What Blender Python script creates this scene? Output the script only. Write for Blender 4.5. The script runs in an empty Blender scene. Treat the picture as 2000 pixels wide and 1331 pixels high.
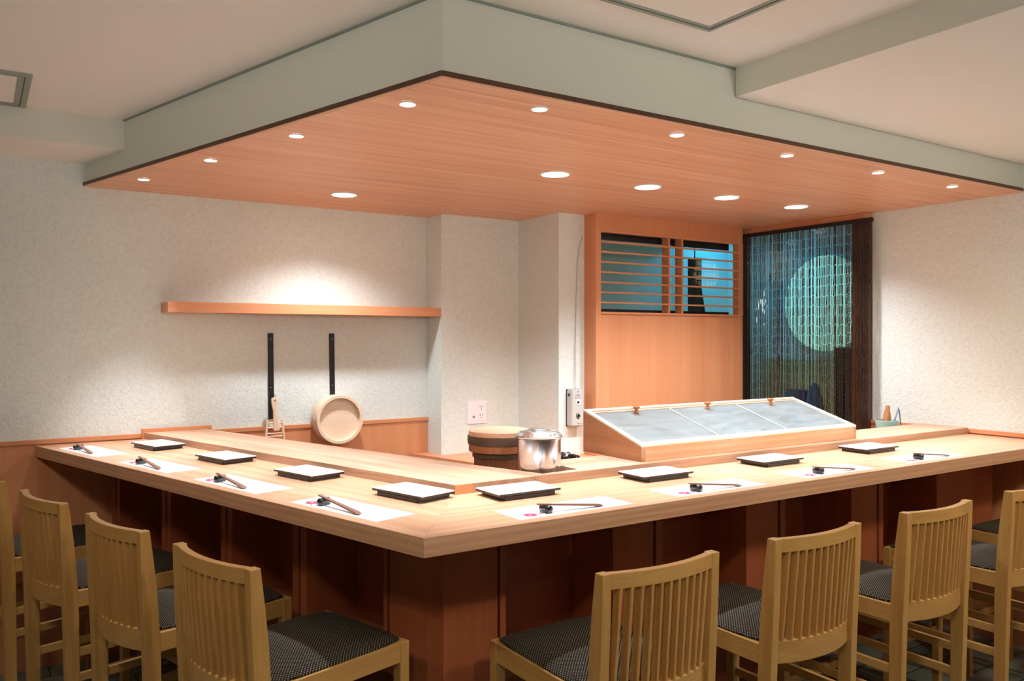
import bpy, bmesh, math, random
from mathutils import Vector, Matrix
random.seed(7)
C = bpy.context.scene.collection
PI = math.pi

# ------------------------------------------------------------------ camera
CAM = Vector((-0.862, -1.690, 1.421))
cd = bpy.data.cameras.new('camera'); cam = bpy.data.objects.new('camera', cd); C.objects.link(cam)
cam.location = CAM
cam.rotation_euler = (PI/2, 0, -math.atan2(0.5474, 0.8369))
cd.sensor_fit = 'HORIZONTAL'; cd.sensor_width = 36.0; cd.lens = 36.0*1600/2000
cd.shift_y = (661.8-665.5)/2000
cd.clip_start = 0.05; cd.clip_end = 50
bpy.context.scene.camera = cam
# ------------------------------------------------------------------ world, colour
w = bpy.data.worlds.new('world'); bpy.context.scene.world = w; w.use_nodes = True
w.node_tree.nodes['Background'].inputs[0].default_value = (0.5, 0.55, 0.6, 1)
w.node_tree.nodes['Background'].inputs[1].default_value = 0.05
vs = bpy.context.scene.view_settings
vs.view_transform = 'Standard'; vs.look = 'None'; vs.gamma = 1.0; vs.use_curve_mapping = False
vs.exposure = 0.42

# power of the lamps (W)
P_SPOT = 17.5      # small halogen spots over the place settings
P_DOWN = 16.0     # larger round downlights over the kitchen side
P_UP = 12.5        # added unseen uplights behind the photographer that wash the ceiling
P_ROOM = 9.5     # ceiling lights over the guests' side

# ------------------------------------------------------------------ frames
AW = Vector((-0.2648, 0.9643, 0)); QW = Vector((0.9643, 0.2648, 0))
def LF(s, t, z=0.0):                       # left run: s along the counter away from its corner, t inward
    return Vector((AW.x*s+QW.x*t, AW.y*s+QW.y*t, z))
ROTL = math.atan2(-0.9643, 0.2648)         # local x = the guest's right, local y = forward over the counter
ZC = 0.9614; ZS = 0.9905; SOF = 2.095; CEIL = 2.32
WY = 2.39; WX = 3.17

# ------------------------------------------------------------------ materials
def newmat(name):
    m = bpy.data.materials.new(name); m.use_nodes = True
    nt = m.node_tree; return m, nt, nt.nodes['Principled BSDF']
def srgb(r, g, b):
    f = lambda c: (c/255/12.92) if c/255 <= .04045 else ((c/255+.055)/1.055)**2.4
    return (f(r), f(g), f(b), 1)
def plain(name, col, rough=.5, metal=0, coat=0, spec=.5, emit=None, es=0, trans=0, bump=0, bscale=200):
    m, nt, b = newmat(name)
    b.inputs['Base Color'].default_value = col; b.inputs['Roughness'].default_value = rough
    b.inputs['Metallic'].default_value = metal; b.inputs['Coat Weight'].default_value = coat
    b.inputs['Specular IOR Level'].default_value = spec
    if trans: b.inputs['Transmission Weight'].default_value = trans
    if emit: b.inputs['Emission Color'].default_value = emit; b.inputs['Emission Strength'].default_value = es
    n = nt.nodes.new('ShaderNodeTexNoise'); n.inputs['Scale'].default_value = bscale
    tc = nt.nodes.new('ShaderNodeTexCoord'); nt.links.new(tc.outputs['Object'], n.inputs['Vector'])
    if bump:
        bp = nt.nodes.new('ShaderNodeBump'); bp.inputs['Strength'].default_value = bump; bp.inputs['Distance'].default_value = .002
        nt.links.new(n.outputs['Fac'], bp.inputs['Height']); nt.links.new(bp.outputs['Normal'], b.inputs['Normal'])
    return m
def wood(name, light, dark, axis='x', rotz=0, rough=.38, fine=140, coarse=9, stretch=.04, mixf=.5, coat=0, figure=0):
    """procedural wood; grain runs along `axis` (after turning the coordinates by rotz)"""
    m, nt, b = newmat(name); N = nt.nodes; L = nt.links
    tc = N.new('ShaderNodeTexCoord'); oi = N.new('ShaderNodeObjectInfo')
    off = N.new('ShaderNodeVectorMath'); off.operation = 'SCALE'; off.inputs[0].default_value = (7.3, 3.1, 5.7)
    L.new(oi.outputs['Random'], off.inputs['Scale'])
    mp0 = N.new('ShaderNodeMapping'); mp0.inputs['Rotation'].default_value = (0, 0, -rotz)
    L.new(tc.outputs['Object'], mp0.inputs['Vector'])
    add = N.new('ShaderNodeVectorMath'); L.new(mp0.outputs['Vector'], add.inputs[0]); L.new(off.outputs[0], add.inputs[1])
    sc = {'x': (stretch, 1, 1), 'y': (1, stretch, 1), 'z': (1, 1, stretch)}[axis]
    mp = N.new('ShaderNodeMapping'); mp.inputs['Scale'].default_value = sc
    L.new(add.outputs[0], mp.inputs['Vector'])
    n1 = N.new('ShaderNodeTexNoise'); n1.inputs['Scale'].default_value = fine; n1.inputs['Detail'].default_value = 5
    n1.inputs['Roughness'].default_value = .6
    n2 = N.new('ShaderNodeTexNoise'); n2.inputs['Scale'].default_value = coarse; n2.inputs['Detail'].default_value = 3
    n2.inputs['Distortion'].default_value = .6
    L.new(mp.outputs['Vector'], n1.inputs['Vector']); L.new(mp.outputs['Vector'], n2.inputs['Vector'])
    mx = N.new('ShaderNodeMix'); mx.data_type = 'FLOAT'; mx.inputs[0].default_value = mixf
    L.new(n1.outputs['Fac'], mx.inputs[2]); L.new(n2.outputs['Fac'], mx.inputs[3])
    src = mx.outputs[0]
    if figure:                                 # cathedral figure: rings seen through a distorted wave
        wv = N.new('ShaderNodeTexWave'); wv.wave_type = 'RINGS'; wv.rings_direction = axis.upper()
        wv.inputs['Scale'].default_value = figure; wv.inputs['Distortion'].default_value = 5
        wv.inputs['Detail'].default_value = 2; wv.inputs['Detail Scale'].default_value = .6
        mp2 = N.new('ShaderNodeMapping'); s2 = {'x': (.12, 1, 1), 'y': (1, .12, 1), 'z': (1, 1, .12)}[axis]
        mp2.inputs['Scale'].default_value = s2; L.new(add.outputs[0], mp2.inputs['Vector']); L.new(mp2.outputs[0], wv.inputs['Vector'])
        mx2 = N.new('ShaderNodeMix'); mx2.data_type = 'FLOAT'; mx2.inputs[0].default_value = .13
        L.new(src, mx2.inputs[2]); L.new(wv.outputs['Fac'], mx2.inputs[3]); src = mx2.outputs[0]
    cr = N.new('ShaderNodeValToRGB'); cr.color_ramp.elements[0].position = .32; cr.color_ramp.elements[1].position = .68
    cr.color_ramp.elements[0].color = dark; cr.color_ramp.elements[1].color = light
    L.new(src, cr.inputs[0]); L.new(cr.outputs[0], b.inputs['Base Color'])
    b.inputs['Roughness'].default_value = rough; b.inputs['Coat Weight'].default_value = coat
    bp = N.new('ShaderNodeBump'); bp.inputs['Strength'].default_value = .06; bp.inputs['Distance'].default_value = .001
    L.new(n1.outputs['Fac'], bp.inputs['Height']); L.new(bp.outputs['Normal'], b.inputs['Normal'])
    return m
def plaster(name, col, scale=70, strength=.8):
    m, nt, b = newmat(name); N = nt.nodes; L = nt.links
    tc = N.new('ShaderNodeTexCoord')
    n = N.new('ShaderNodeTexNoise'); n.inputs['Scale'].default_value = scale; n.inputs['Detail'].default_value = 3; n.inputs['Distortion'].default_value = .8
    L.new(tc.outputs['Object'], n.inputs['Vector'])
    bp = N.new('ShaderNodeBump'); bp.inputs['Strength'].default_value = strength; bp.inputs['Distance'].default_value = .004
    L.new(n.outputs['Fac'], bp.inputs['Height']); L.new(bp.outputs['Normal'], b.inputs['Normal'])
    cr = N.new('ShaderNodeValToRGB'); cr.color_ramp.elements[0].position = .3; cr.color_ramp.elements[1].position = .6
    cr.color_ramp.elements[0].color = tuple(c*.9 for c in col[:3])+(1,); cr.color_ramp.elements[1].color = col
    L.new(n.outputs['Fac'], cr.inputs[0]); L.new(cr.outputs[0], b.inputs['Base Color'])
    b.inputs['Roughness'].default_value = .9
    return m
M = {}
RL = math.atan2(AW.y, AW.x)
cl, cdk = srgb(212, 166, 134), srgb(182, 132, 98)
M['counter_r'] = wood('hinoki_right', cl, cdk, 'x', 0, rough=.28, figure=17)
M['counter_l'] = wood('hinoki_left', cl, cdk, 'x', RL, rough=.28, figure=17)
sl, sd = srgb(208, 166, 138), srgb(156, 112, 82)
M['shelf_r'] = wood('worn_hinoki_right', sl, sd, 'x', 0, rough=.5, fine=120, coarse=16)
M['shelf_l'] = wood('worn_hinoki_left', sl, sd, 'x', RL, rough=.5, fine=120, coarse=16)
bl, bd = srgb(164, 90, 54), srgb(138, 68, 38)
M['base_z'] = wood('reddish_veneer_upright', bl, bd, 'z', 0, rough=.4, fine=220, stretch=.03)
M['base_x'] = wood('reddish_veneer_flat', bl, bd, 'x', 0, rough=.4, fine=220, stretch=.03)
M['panel_z'] = wood('orange_veneer_upright', srgb(222, 152, 108), srgb(206, 132, 88), 'z', 0, rough=.4, fine=260, coarse=14, stretch=.015)
M['panel_x'] = wood('orange_veneer_flat', srgb(222, 152, 108), srgb(206, 132, 88), 'x', 0, rough=.4, fine=260, coarse=14, stretch=.02)
M['soffit'] = wood('soffit_veneer', srgb(240, 190, 152), srgb(204, 140, 102), 'x', 0, rough=.42, fine=55, coarse=22, stretch=.022, mixf=.35)
M['edge_brown'] = wood('dark_edge', srgb(96, 58, 40), srgb(74, 42, 30), 'x', 0, rough=.4)
M['edge_pale'] = plain('pale_edge', srgb(228, 176, 140), .5)
chl, chd = srgb(198, 152, 88), srgb(174, 126, 66)
for ax in 'xyz':
    M['chair_'+ax] = wood('beech_'+ax, chl, chd, ax, 0, rough=.32, fine=150, coarse=20, stretch=.05)
M['case_x'] = wood('case_hinoki_long', srgb(222, 170, 130), srgb(196, 138, 98), 'x', 0, rough=.45, figure=14)
M['case_y'] = wood('case_hinoki_cross', srgb(204, 150, 112), srgb(170, 114, 78), 'y', 0, rough=.5, figure=8)
M['case_pale'] = wood('case_frame', srgb(240, 222, 196), srgb(228, 202, 170), 'x', 0, rough=.5)
M['wall'] = plaster('plaster_wallpaper', srgb(224, 229, 222))
M['jamb'] = wood('door_jamb', srgb(104, 58, 38), srgb(78, 42, 28), 'z')
M['darkwall'] = plaster('brown_plaster', srgb(96, 74, 56))
M['ceiling'] = plain('ceiling_paint', srgb(238, 232, 224), .9)
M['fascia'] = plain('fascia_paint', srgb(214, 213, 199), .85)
M['floor'] = None
M['white_plastic'] = plain('white_plastic', srgb(236, 234, 236), .35)
M['grey_plastic'] = plain('grey_plastic', srgb(190, 188, 184), .45)
M['black'] = plain('black_paint', srgb(20, 18, 20), .4)
M['blackwood'] = plain('black_wood', srgb(26, 20, 18), .5)
M['metal'] = plain('brushed_metal', srgb(168, 172, 166), .35, metal=.8)
M['hatch_metal'] = plain('painted_metal', srgb(150, 156, 146), .5, metal=.3)
M['paper'] = plain('white_paper', srgb(238, 240, 242), .7)
M['pink'] = plain('pink_print', srgb(200, 36, 84), .7)
M['rose'] = plain('pale_pink_print', srgb(214, 96, 140), .7)
M['green_print'] = plain('green_print', srgb(84, 128, 112), .7)
M['plate_white'] = plain('plate_face', srgb(232, 230, 236), .3)
M['lacquer'] = plain('black_lacquer', srgb(20, 14, 18), .3, coat=.3)
M['rest'] = plain('black_glaze', srgb(34, 38, 36), .12, coat=.6)
M['chop'] = wood('chopstick_wood', srgb(150, 104, 82), srgb(118, 76, 58), 'x', 0, rough=.5)
M['steel'] = plain('polished_steel', srgb(214, 214, 218), .16, metal=1, bump=.05, bscale=30)
M['steel_lid'] = plain('steel_lid', srgb(232, 234, 236), .24, metal=1)
M['tub_top'] = wood('tub_lid_wood', srgb(228, 180, 146), srgb(208, 154, 120), 'x', 0, rough=.6)
M['tub_side'] = wood('tub_stave_wood', srgb(196, 126, 84), srgb(150, 88, 54), 'z', 0, rough=.55, coarse=30)
M['tub_body'] = wood('old_tub_wood', srgb(150, 92, 60), srgb(112, 66, 42), 'z', 0, rough=.6, coarse=25)
M['hoop'] = wood('dark_hoop', srgb(112, 84, 66), srgb(62, 44, 36), 'x', 0, rough=.6, fine=200)
M['pale_x'] = wood('pale_cypress', srgb(246, 220, 194), srgb(232, 198, 166), 'x', 0, rough=.55, coarse=18)
M['pale_z'] = wood('pale_cypress_upright', srgb(246, 220, 194), srgb(232, 198, 166), 'z', 0, rough=.55)
M['glaze'] = plain('celadon_glaze', srgb(160, 196, 192), .3)
M['rootwood'] = wood('carved_root', srgb(206, 142, 84), srgb(134, 74, 40), 'z', 0, rough=.55, coarse=30, stretch=.3)
M['blue_plastic'] = plain('blue_plastic', srgb(120, 140, 178), .3)
M['bluebag'] = plain('blue_film', srgb(30, 110, 170), .3)
M['knob'] = wood('knob_wood', srgb(206, 130, 88), srgb(178, 100, 60), 'z', 0, rough=.35)
def glassmat(name, col, rough, alpha):
    m, nt, b = newmat(name); N = nt.nodes; L = nt.links
    tr = N.new('ShaderNodeBsdfTransparent'); tr.inputs[0].default_value = col
    gl = N.new('ShaderNodeBsdfGlossy'); gl.inputs['Roughness'].default_value = rough
    fr = N.new('ShaderNodeFresnel'); fr.inputs[0].default_value = 1.5
    ge = N.new('ShaderNodeNewGeometry'); inv = N.new('ShaderNodeMath'); inv.operation = 'SUBTRACT'; inv.inputs[0].default_value = 1
    L.new(ge.outputs['Backfacing'], inv.inputs[1]); fm_ = N.new('ShaderNodeMath'); fm_.operation = 'MULTIPLY'
    L.new(fr.outputs[0], fm_.inputs[0]); L.new(inv.outputs[0], fm_.inputs[1])
    mx = N.new('ShaderNodeMixShader'); L.new(fm_.outputs[0], mx.inputs[0]); L.new(tr.outputs[0], mx.inputs[1]); L.new(gl.outputs[0], mx.inputs[2])
    ms = N.new('ShaderNodeMixShader'); ms.inputs[0].default_value = alpha
    L.new(mx.outputs[0], ms.inputs[1]); L.new(b.outputs[0], ms.inputs[2])
    b.inputs['Base Color'].default_value = (.5, .58, .62, 1); b.inputs['Roughness'].default_value = .5
    n = N.new('ShaderNodeTexNoise'); n.inputs['Scale'].default_value = 9; n.inputs['Detail'].default_value = 4; n.inputs['Distortion'].default_value = 1
    tc = N.new('ShaderNodeTexCoord'); mp = N.new('ShaderNodeMapping'); mp.inputs['Scale'].default_value = (1, 3, 3); mp.inputs['Rotation'].default_value = (0, 0, .5)
    L.new(tc.outputs['Object'], mp.inputs[0]); L.new(mp.outputs[0], n.inputs['Vector'])
    mm = N.new('ShaderNodeMath'); mm.operation = 'MULTIPLY_ADD'; mm.inputs[1].default_value = alpha*1.2; mm.inputs[2].default_value = alpha*.3; mm.use_clamp = True
    L.new(n.outputs['Fac'], mm.inputs[0]); L.new(mm.outputs[0], ms.inputs[0])
    out = N['Material Output']; L.new(ms.outputs[0], out.inputs['Surface'])
    return m
M['lid_glass'] = glassmat('misted_glass', (.88, .94, .95, 1), .12, .2)
M['pane'] = glassmat('clear_pane', (.85, .95, .95, 1), .03, .02)
M['case_inside'] = plain('case_lining', srgb(112, 126, 130), .4, metal=.1)
M['strand'] = plain('lacquered_bamboo', srgb(52, 34, 24), .22, coat=.5)
M['lens'] = plain('lamp_lens', (1, 1, 1, 1), .4, emit=(1, .97, .93, 1), es=14)
M['trim_ring'] = plain('lamp_ring', srgb(226, 214, 204), .4)
M['moon'] = plain('lamp_shade', srgb(200, 235, 215), .6, emit=(.42, .85, .66, 1), es=.33)
M['back_wall'] = plain('back_room_paint', srgb(200, 205, 200), .85)
M['dado'] = wood('back_room_board', srgb(190, 176, 134), srgb(168, 150, 108), 'z', 0, rough=.5)
def ventmat():
    m, nt, b = newmat('wired_glass'); N = nt.nodes; L = nt.links
    tc = N.new('ShaderNodeTexCoord'); wv = N.new('ShaderNodeTexWave'); wv.bands_direction = 'DIAGONAL'; wv.inputs['Scale'].default_value = 22
    L.new(tc.outputs['Object'], wv.inputs['Vector'])
    cr = N.new('ShaderNodeValToRGB'); cr.color_ramp.elements[0].position = .6; cr.color_ramp.elements[1].position = .9
    cr.color_ramp.elements[0].color = srgb(16, 24, 28); cr.color_ramp.elements[1].color = srgb(90, 110, 110)
    L.new(wv.outputs['Fac'], cr.inputs[0]); L.new(cr.outputs[0], b.inputs['Base Color']); b.inputs['Roughness'].default_value = .3
    return m
M['wired'] = ventmat()
def fabric():
    m, nt, b = newmat('dotted_seat_fabric'); N = nt.nodes; L = nt.links
    tc = N.new('ShaderNodeTexCoord'); sp = N.new('ShaderNodeSeparateXYZ'); L.new(tc.outputs['Object'], sp.inputs[0])
    k = 2*PI/.0088
    def sn(sock, ph=0):
        a = N.new('ShaderNodeMath'); a.operation = 'MULTIPLY_ADD'; a.inputs[1].default_value = k; a.inputs[2].default_value = ph; L.new(sock, a.inputs[0])
        s = N.new('ShaderNodeMath'); s.operation = 'SINE'; L.new(a.outputs[0], s.inputs[0]); return s.outputs[0]
    p = N.new('ShaderNodeMath'); p.operation = 'MULTIPLY'; L.new(sn(sp.outputs[0]), p.inputs[0]); L.new(sn(sp.outputs[1]), p.inputs[1])
    cr = N.new('ShaderNodeValToRGB'); cr.color_ramp.elements[0].position = .42; cr.color_ramp.elements[1].position = .62
    cr.color_ramp.elements[0].color = srgb(30, 25, 22); cr.color_ramp.elements[1].color = srgb(140, 126, 104)
    L.new(p.outputs[0], cr.inputs[0]); L.new(cr.outputs[0], b.inputs['Base Color']); b.inputs['Roughness'].default_value = .85
    b.inputs['Specular IOR Level'].default_value = .15
    return m
M['fabric'] = fabric()
def floormat():
    m, nt, b = newmat('stone_tiles'); N = nt.nodes; L = nt.links
    tc = N.new('ShaderNodeTexCoord'); br = N.new('ShaderNodeTexBrick'); L.new(tc.outputs['Object'], br.inputs['Vector'])
    br.inputs['Scale'].default_value = 1; br.inputs['Brick Width'].default_value = .3; br.inputs['Row Height'].default_value = .15
    br.inputs['Mortar Size'].default_value = .003; br.inputs['Color1'].default_value = srgb(132, 136, 124)
    br.inputs['Color2'].default_value = srgb(112, 116, 106); br.inputs['Mortar'].default_value = srgb(30, 30, 28)
    n = N.new('ShaderNodeTexNoise'); n.inputs['Scale'].default_value = 7; n.inputs['Detail'].default_value = 5; L.new(tc.outputs['Object'], n.inputs['Vector'])
    mx = N.new('ShaderNodeMix'); mx.data_type = 'RGBA'; mx.blend_type = 'OVERLAY'; mx.inputs[0].default_value = .5
    L.new(br.outputs['Color'], mx.inputs[6]); L.new(n.outputs['Color'], mx.inputs[7]); L.new(mx.outputs[2], b.inputs['Base Color'])
    b.inputs['Roughness'].default_value = .45
    return m
M['floor'] = floormat()

# ------------------------------------------------------------------ mesh helpers
class MB:
    def __init__(s): s.bm = bmesh.new()
    def box(s, x0, x1, y0, y1, z0, z1, mat=None, bev=0):
        b = bmesh.new(); bmesh.ops.create_cube(b, size=1)
        bmesh.ops.scale(b, vec=(x1-x0, y1-y0, z1-z0), verts=b.verts)
        bmesh.ops.translate(b, vec=((x0+x1)/2, (y0+y1)/2, (z0+z1)/2), verts=b.verts)
        if bev: bmesh.ops.bevel(b, geom=b.edges[:], offset=bev, segments=2, affect='EDGES')
        if mat is not None: bmesh.ops.transform(b, matrix=mat, verts=b.verts)
        s.join(b); return s
    def join(s, b):
        me = bpy.data.meshes.new('t'); b.to_mesh(me); b.free(); s.bm.from_mesh(me); bpy.data.meshes.remove(me)
    def prism(s, pts, z0, z1, bev=0):        # polygon in xy, extruded in z
        b = bmesh.new(); lo = [b.verts.new((p[0], p[1], z0)) for p in pts]; hi = [b.verts.new((p[0], p[1], z1)) for p in pts]
        b.faces.new(lo[::-1]); b.faces.new(hi); n = len(pts)
        for i in range(n): b.faces.new((lo[i], lo[(i+1) % n], hi[(i+1) % n], hi[i]))
        bmesh.ops.recalc_face_normals(b, faces=b.faces)
        if bev: bmesh.ops.bevel(b, geom=b.edges[:], offset=bev, segments=2, affect='EDGES')
        s.join(b); return s
    def side(s, pts, x0, x1, bev=0, mat=None):         # polygon in yz, extruded in x
        b = bmesh.new(); lo = [b.verts.new((x0, p[0], p[1])) for p in pts]; hi = [b.verts.new((x1, p[0], p[1])) for p in pts]
        b.faces.new(lo); b.faces.new(hi[::-1]); n = len(pts)
        for i in range(n): b.faces.new((lo[i], hi[i], hi[(i+1) % n], lo[(i+1) % n]))
        bmesh.ops.recalc_face_normals(b, faces=b.faces)
        if bev: bmesh.ops.bevel(b, geom=b.edges[:], offset=bev, segments=2, affect='EDGES')
        if mat is not None: bmesh.ops.transform(b, matrix=mat, verts=b.verts)
        s.join(b); return s
    def lathe(s, prof, n=48, mat=None, cap=True):   # prof (r, z)
        b = bmesh.new(); rings = []
        for r, z in prof:
            if r < 1e-6: rings.append([b.verts.new((0, 0, z))])
            else: rings.append([b.verts.new((r*math.cos(2*PI*i/n), r*math.sin(2*PI*i/n), z)) for i in range(n)])
        for a, c in zip(rings, rings[1:]):
            for i in range(n):
                j = (i+1) % n
                if len(a) == 1 and len(c) == 1: continue
                if len(a) == 1: b.faces.new((a[0], c[i], c[j]))
                elif len(c) == 1: b.faces.new((a[i], a[j], c[0]))
                else: b.faces.new((a[i], a[j], c[j], c[i]))
        if cap:
            for rr in (rings[0], rings[-1]):
                if len(rr) > 1: b.faces.new(rr)
        bmesh.ops.recalc_face_normals(b, faces=b.faces)
        if mat is not None: bmesh.ops.transform(b, matrix=mat, verts=b.verts)
        s.join(b); return s
    def tube(s, pts, r, n=8, radii=None):
        b = bmesh.new(); rings = []; P = [Vector(p) for p in pts]
        for i, p in enumerate(P):
            d = (P[min(i+1, len(P)-1)]-P[max(i-1, 0)]).normalized()
            u = d.cross(Vector((0, 0, 1)));
            if u.length < .01: u = Vector((1, 0, 0))
            u.normalize(); v = d.cross(u); rr = radii[i] if radii else r
            rings.append([b.verts.new(p+u*rr*math.cos(2*PI*k/n)+v*rr*math.sin(2*PI*k/n)) for k in range(n)])
        for a, c in zip(rings, rings[1:]):
            for k in range(n): b.faces.new((a[k], a[(k+1) % n], c[(k+1) % n], c[k]))
        b.faces.new(rings[0]); b.faces.new(rings[-1]); bmesh.ops.recalc_face_normals(b, faces=b.faces)
        s.join(b); return s
    def sweep(s, path, w2, h):      # path points (x,y); vertical-sided strip of half thickness w2, heights h=(z0,z1)
        n = len(path); b = bmesh.new(); secs = []
        for i in range(n):
            a = Vector(path[max(i-1, 0)]); c = Vector(path[min(i+1, n-1)]); d = (c-a).normalized(); nn = Vector((-d.y, d.x)); p = Vector(path[i])
            q1 = p+nn*w2; q2 = p-nn*w2
            secs.append([b.verts.new((q1.x, q1.y, h[0])), b.verts.new((q2.x, q2.y, h[0])), b.verts.new((q2.x, q2.y, h[1])), b.verts.new((q1.x, q1.y, h[1]))])
        for a, c in zip(secs, secs[1:]):
            for k in range(4): b.faces.new((a[k], a[(k+1) % 4], c[(k+1) % 4], c[k]))
        b.faces.new(secs[0]); b.faces.new(secs[-1]); bmesh.ops.recalc_face_normals(b, faces=b.faces)
        s.join(b); return s
    def build(s, name, mat, parent=None, smooth=False, bevel=0):
        me = bpy.data.meshes.new(name); s.bm.to_mesh(me); s.bm.free()
        me.materials.append(mat if not isinstance(mat, str) else M[mat])
        o = bpy.data.objects.new(name, me); C.objects.link(o)
        if parent is not None: o.parent = parent
        if smooth:
            for p in me.polygons: p.use_smooth = True
            me.set_sharp_from_angle(angle=math.radians(35))
        if bevel:
            md = o.modifiers.new('bevel', 'BEVEL'); md.width = bevel; md.segments = 2; md.limit_method = 'ANGLE'
        return o
def thing(name, loc, label, cat, rz=0, group=None):
    o = bpy.data.objects.new(name, None); C.objects.link(o); o.location = loc; o.rotation_euler = (0, 0, rz)
    o.empty_display_size = .05
    return tag(o, label, cat, group)
def tag(o, label, cat, group=None):
    o['label'] = label; o['category'] = cat
    if group: o['group'] = group
    return o
def struct(o): o['kind'] = 'structure'; return o
def sthing(name, loc=(0, 0, 0)):
    o = bpy.data.objects.new(name, None); C.objects.link(o); o.location = loc; return struct(o)
def dup(root, loc, rz, label, group=None):
    r = root.copy(); C.objects.link(r); r.location = loc; r.rotation_euler = (0, 0, rz); r['label'] = label
    if group: r['group'] = group
    for ch in list(root.children):
        c = ch.copy(); C.objects.link(c); c.parent = r
        for g in list(ch.children):
            d = g.copy(); C.objects.link(d); d.parent = c
    return r
def BX(name, mat, x0, x1, y0, y1, z0, z1, parent=None, bev=0):
    return MB().box(x0, x1, y0, y1, z0, z1, bev=bev).build(name, mat, parent)

# ------------------------------------------------------------------ room shell
XW, YS = -3.4, -4.2        # far side walls behind the photographer
struct(BX('floor', 'floor', XW, 4.75, YS, 2.95, -.1, 0))
struct(BX('wall_left', 'wall', XW, 1.24, WY, WY+.1, 0, CEIL))
pil = MB().prism([(1.24, WY+.1), (1.24, 2.222), (1.742, 2.222), (1.742, 1.835), (1.915, 1.835), (1.915, WY+.1)], 0, SOF)
struct(pil.build('wall_back', 'wall'))
struct(BX('wall_right', 'wall', WX, WX+.09, YS, .935, 0, CEIL))
struct(BX('wall_west', 'darkwall', XW-.1, XW, YS, WY+.1, 0, CEIL))
struct(BX('wall_south', 'darkwall', XW, WX, YS-.1, YS, 0, CEIL))
# ceilings
struct(BX('ceiling', 'ceiling', XW, 1.247, YS, 2.0, CEIL, CEIL+.08))
struct(BX('ceiling_beam', 'ceiling', XW, .2, 2.0, WY, 2.197, CEIL+.08))
struct(BX('ceiling_dropped', 'ceiling', 1.247, WX, YS, .178, 2.223, CEIL+.08))
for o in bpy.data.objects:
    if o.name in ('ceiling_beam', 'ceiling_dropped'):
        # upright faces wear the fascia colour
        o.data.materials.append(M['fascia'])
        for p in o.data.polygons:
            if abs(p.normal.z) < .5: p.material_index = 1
# soffit over the counter
sof = sthing('ceiling_soffit')
c0 = Vector((.144, .178)); cl_ = c0 + Vector((AW.x, AW.y))*((WY-.178)/AW.y)
poly = [(c0.x, c0.y), (WX, c0.y), (WX, WY), (cl_.x, WY)]
def inset(d, yb=WY, xr=WX):
    a = c0 + Vector((QW.x, QW.y))*d      # shift both edges inward by d
    # intersection of the two shifted lines
    t = (c0.y+d - a.y)/AW.y; k = Vector((a.x+AW.x*t, c0.y+d)); e = k + Vector((AW.x, AW.y))*((yb-k.y)/AW.y)
    return [(k.x, k.y), (xr, k.y), (xr, yb), (e.x, yb)]
MB().prism(inset(.004), SOF, SOF+.016).build('soffit_panel', 'soffit', sof)
MB().prism(inset(.004), 2.113, CEIL+.08).build('fascia', 'fascia', sof)
def frame_strip(d0, d1, z0, z1):
    o = inset(d0); i = inset(d1); mb = MB()
    mb.prism([o[0], o[1], i[1], i[0]], z0, z1); mb.prism([o[0], i[0], i[3], o[3]], z0, z1); return mb
frame_strip(-.003, .004, 2.099, 2.1135).build('edging', 'edge_brown', sof)
frame_strip(-.003, .004, 2.0955, 2.0988).build('edge_line', 'edge_pale', sof)
frame_strip(-.0016, .004, 2.3135, 2.3199).build('shadow_line', 'hatch_metal', sof)
# wood-panelled partition with the grille window
PY = 1.735
part = sthing('wall_panelled')
wx0, wx1, wz0, wz1 = 1.95, 3.03, 1.562, 2.0
mb = MB(); mb.box(1.915, 2.0-.05, PY, PY+.1, 0, SOF); 
mb.build('door_post', 'panel_z', part)
BX('lower_panel', 'panel_z', 1.95, 3.07, PY+.004, PY+.03, .0, wz0, part)
BX('upper_panel', 'panel_z', 1.95, 3.07, PY+.004, PY+.03, wz1, SOF, part)
BX('post', 'panel_z', wx1, 3.07, PY, PY+.045, wz0, wz1, part)
win = sthing('window_1')
fr = MB(); fr.box(wx0, wx1, PY-.002, PY+.03, wz1-.004, wz1+.006); fr.box(wx0, wx1, PY-.004, PY+.05, wz0-.008, wz0+.004)
fr.build('window_frame', 'panel_x', win)
sl_ = MB()
for i in range(7):
    z = wz0+.004 + (wz1-wz0)*(i+1)/8 - .006
    sl_.box(wx0, wx1, PY+.002, PY+.014, z-.003, z+.006)
sl_.build('slats', 'panel_x', win)
for x in (2.452, 2.556):
    BX('mullion', 'panel_z', x-.006, x+.006, PY, PY+.055, wz0, wz1, win)
for i, (a, b) in enumerate(((wx0, 2.45), (2.5, wx1))):
    BX('window_pane', 'pane', wx0 if i == 0 else 2.556, 2.552 if i == 0 else wx1, PY+.068+.012*i, PY+.073+.012*i, wz0-.02, wz1+.02, win)
wf = MB()
for (a, b, y) in ((wx0, 2.552, PY+.064), (2.556, wx1, PY+.078)):
    wf.box(a, b, y, y+.012, wz0-.03, wz0+.022); wf.box(a, b, y, y+.012, wz1-.035, wz1+.03)
wf.build('sash', 'black', win)
# doorway in the right wall
struct(BX('trim_1', 'panel_x', 3.11, WX, .935, 1.83, 2.052, SOF-.001))
struct(BX('trim_2', 'jamb', 3.13, WX+.09, .937, 1.03, 0, 2.052))
struct(BX('trim_3', 'blackwood', 3.07, 3.125, 1.725, PY+.06, 0, 2.05))
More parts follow.
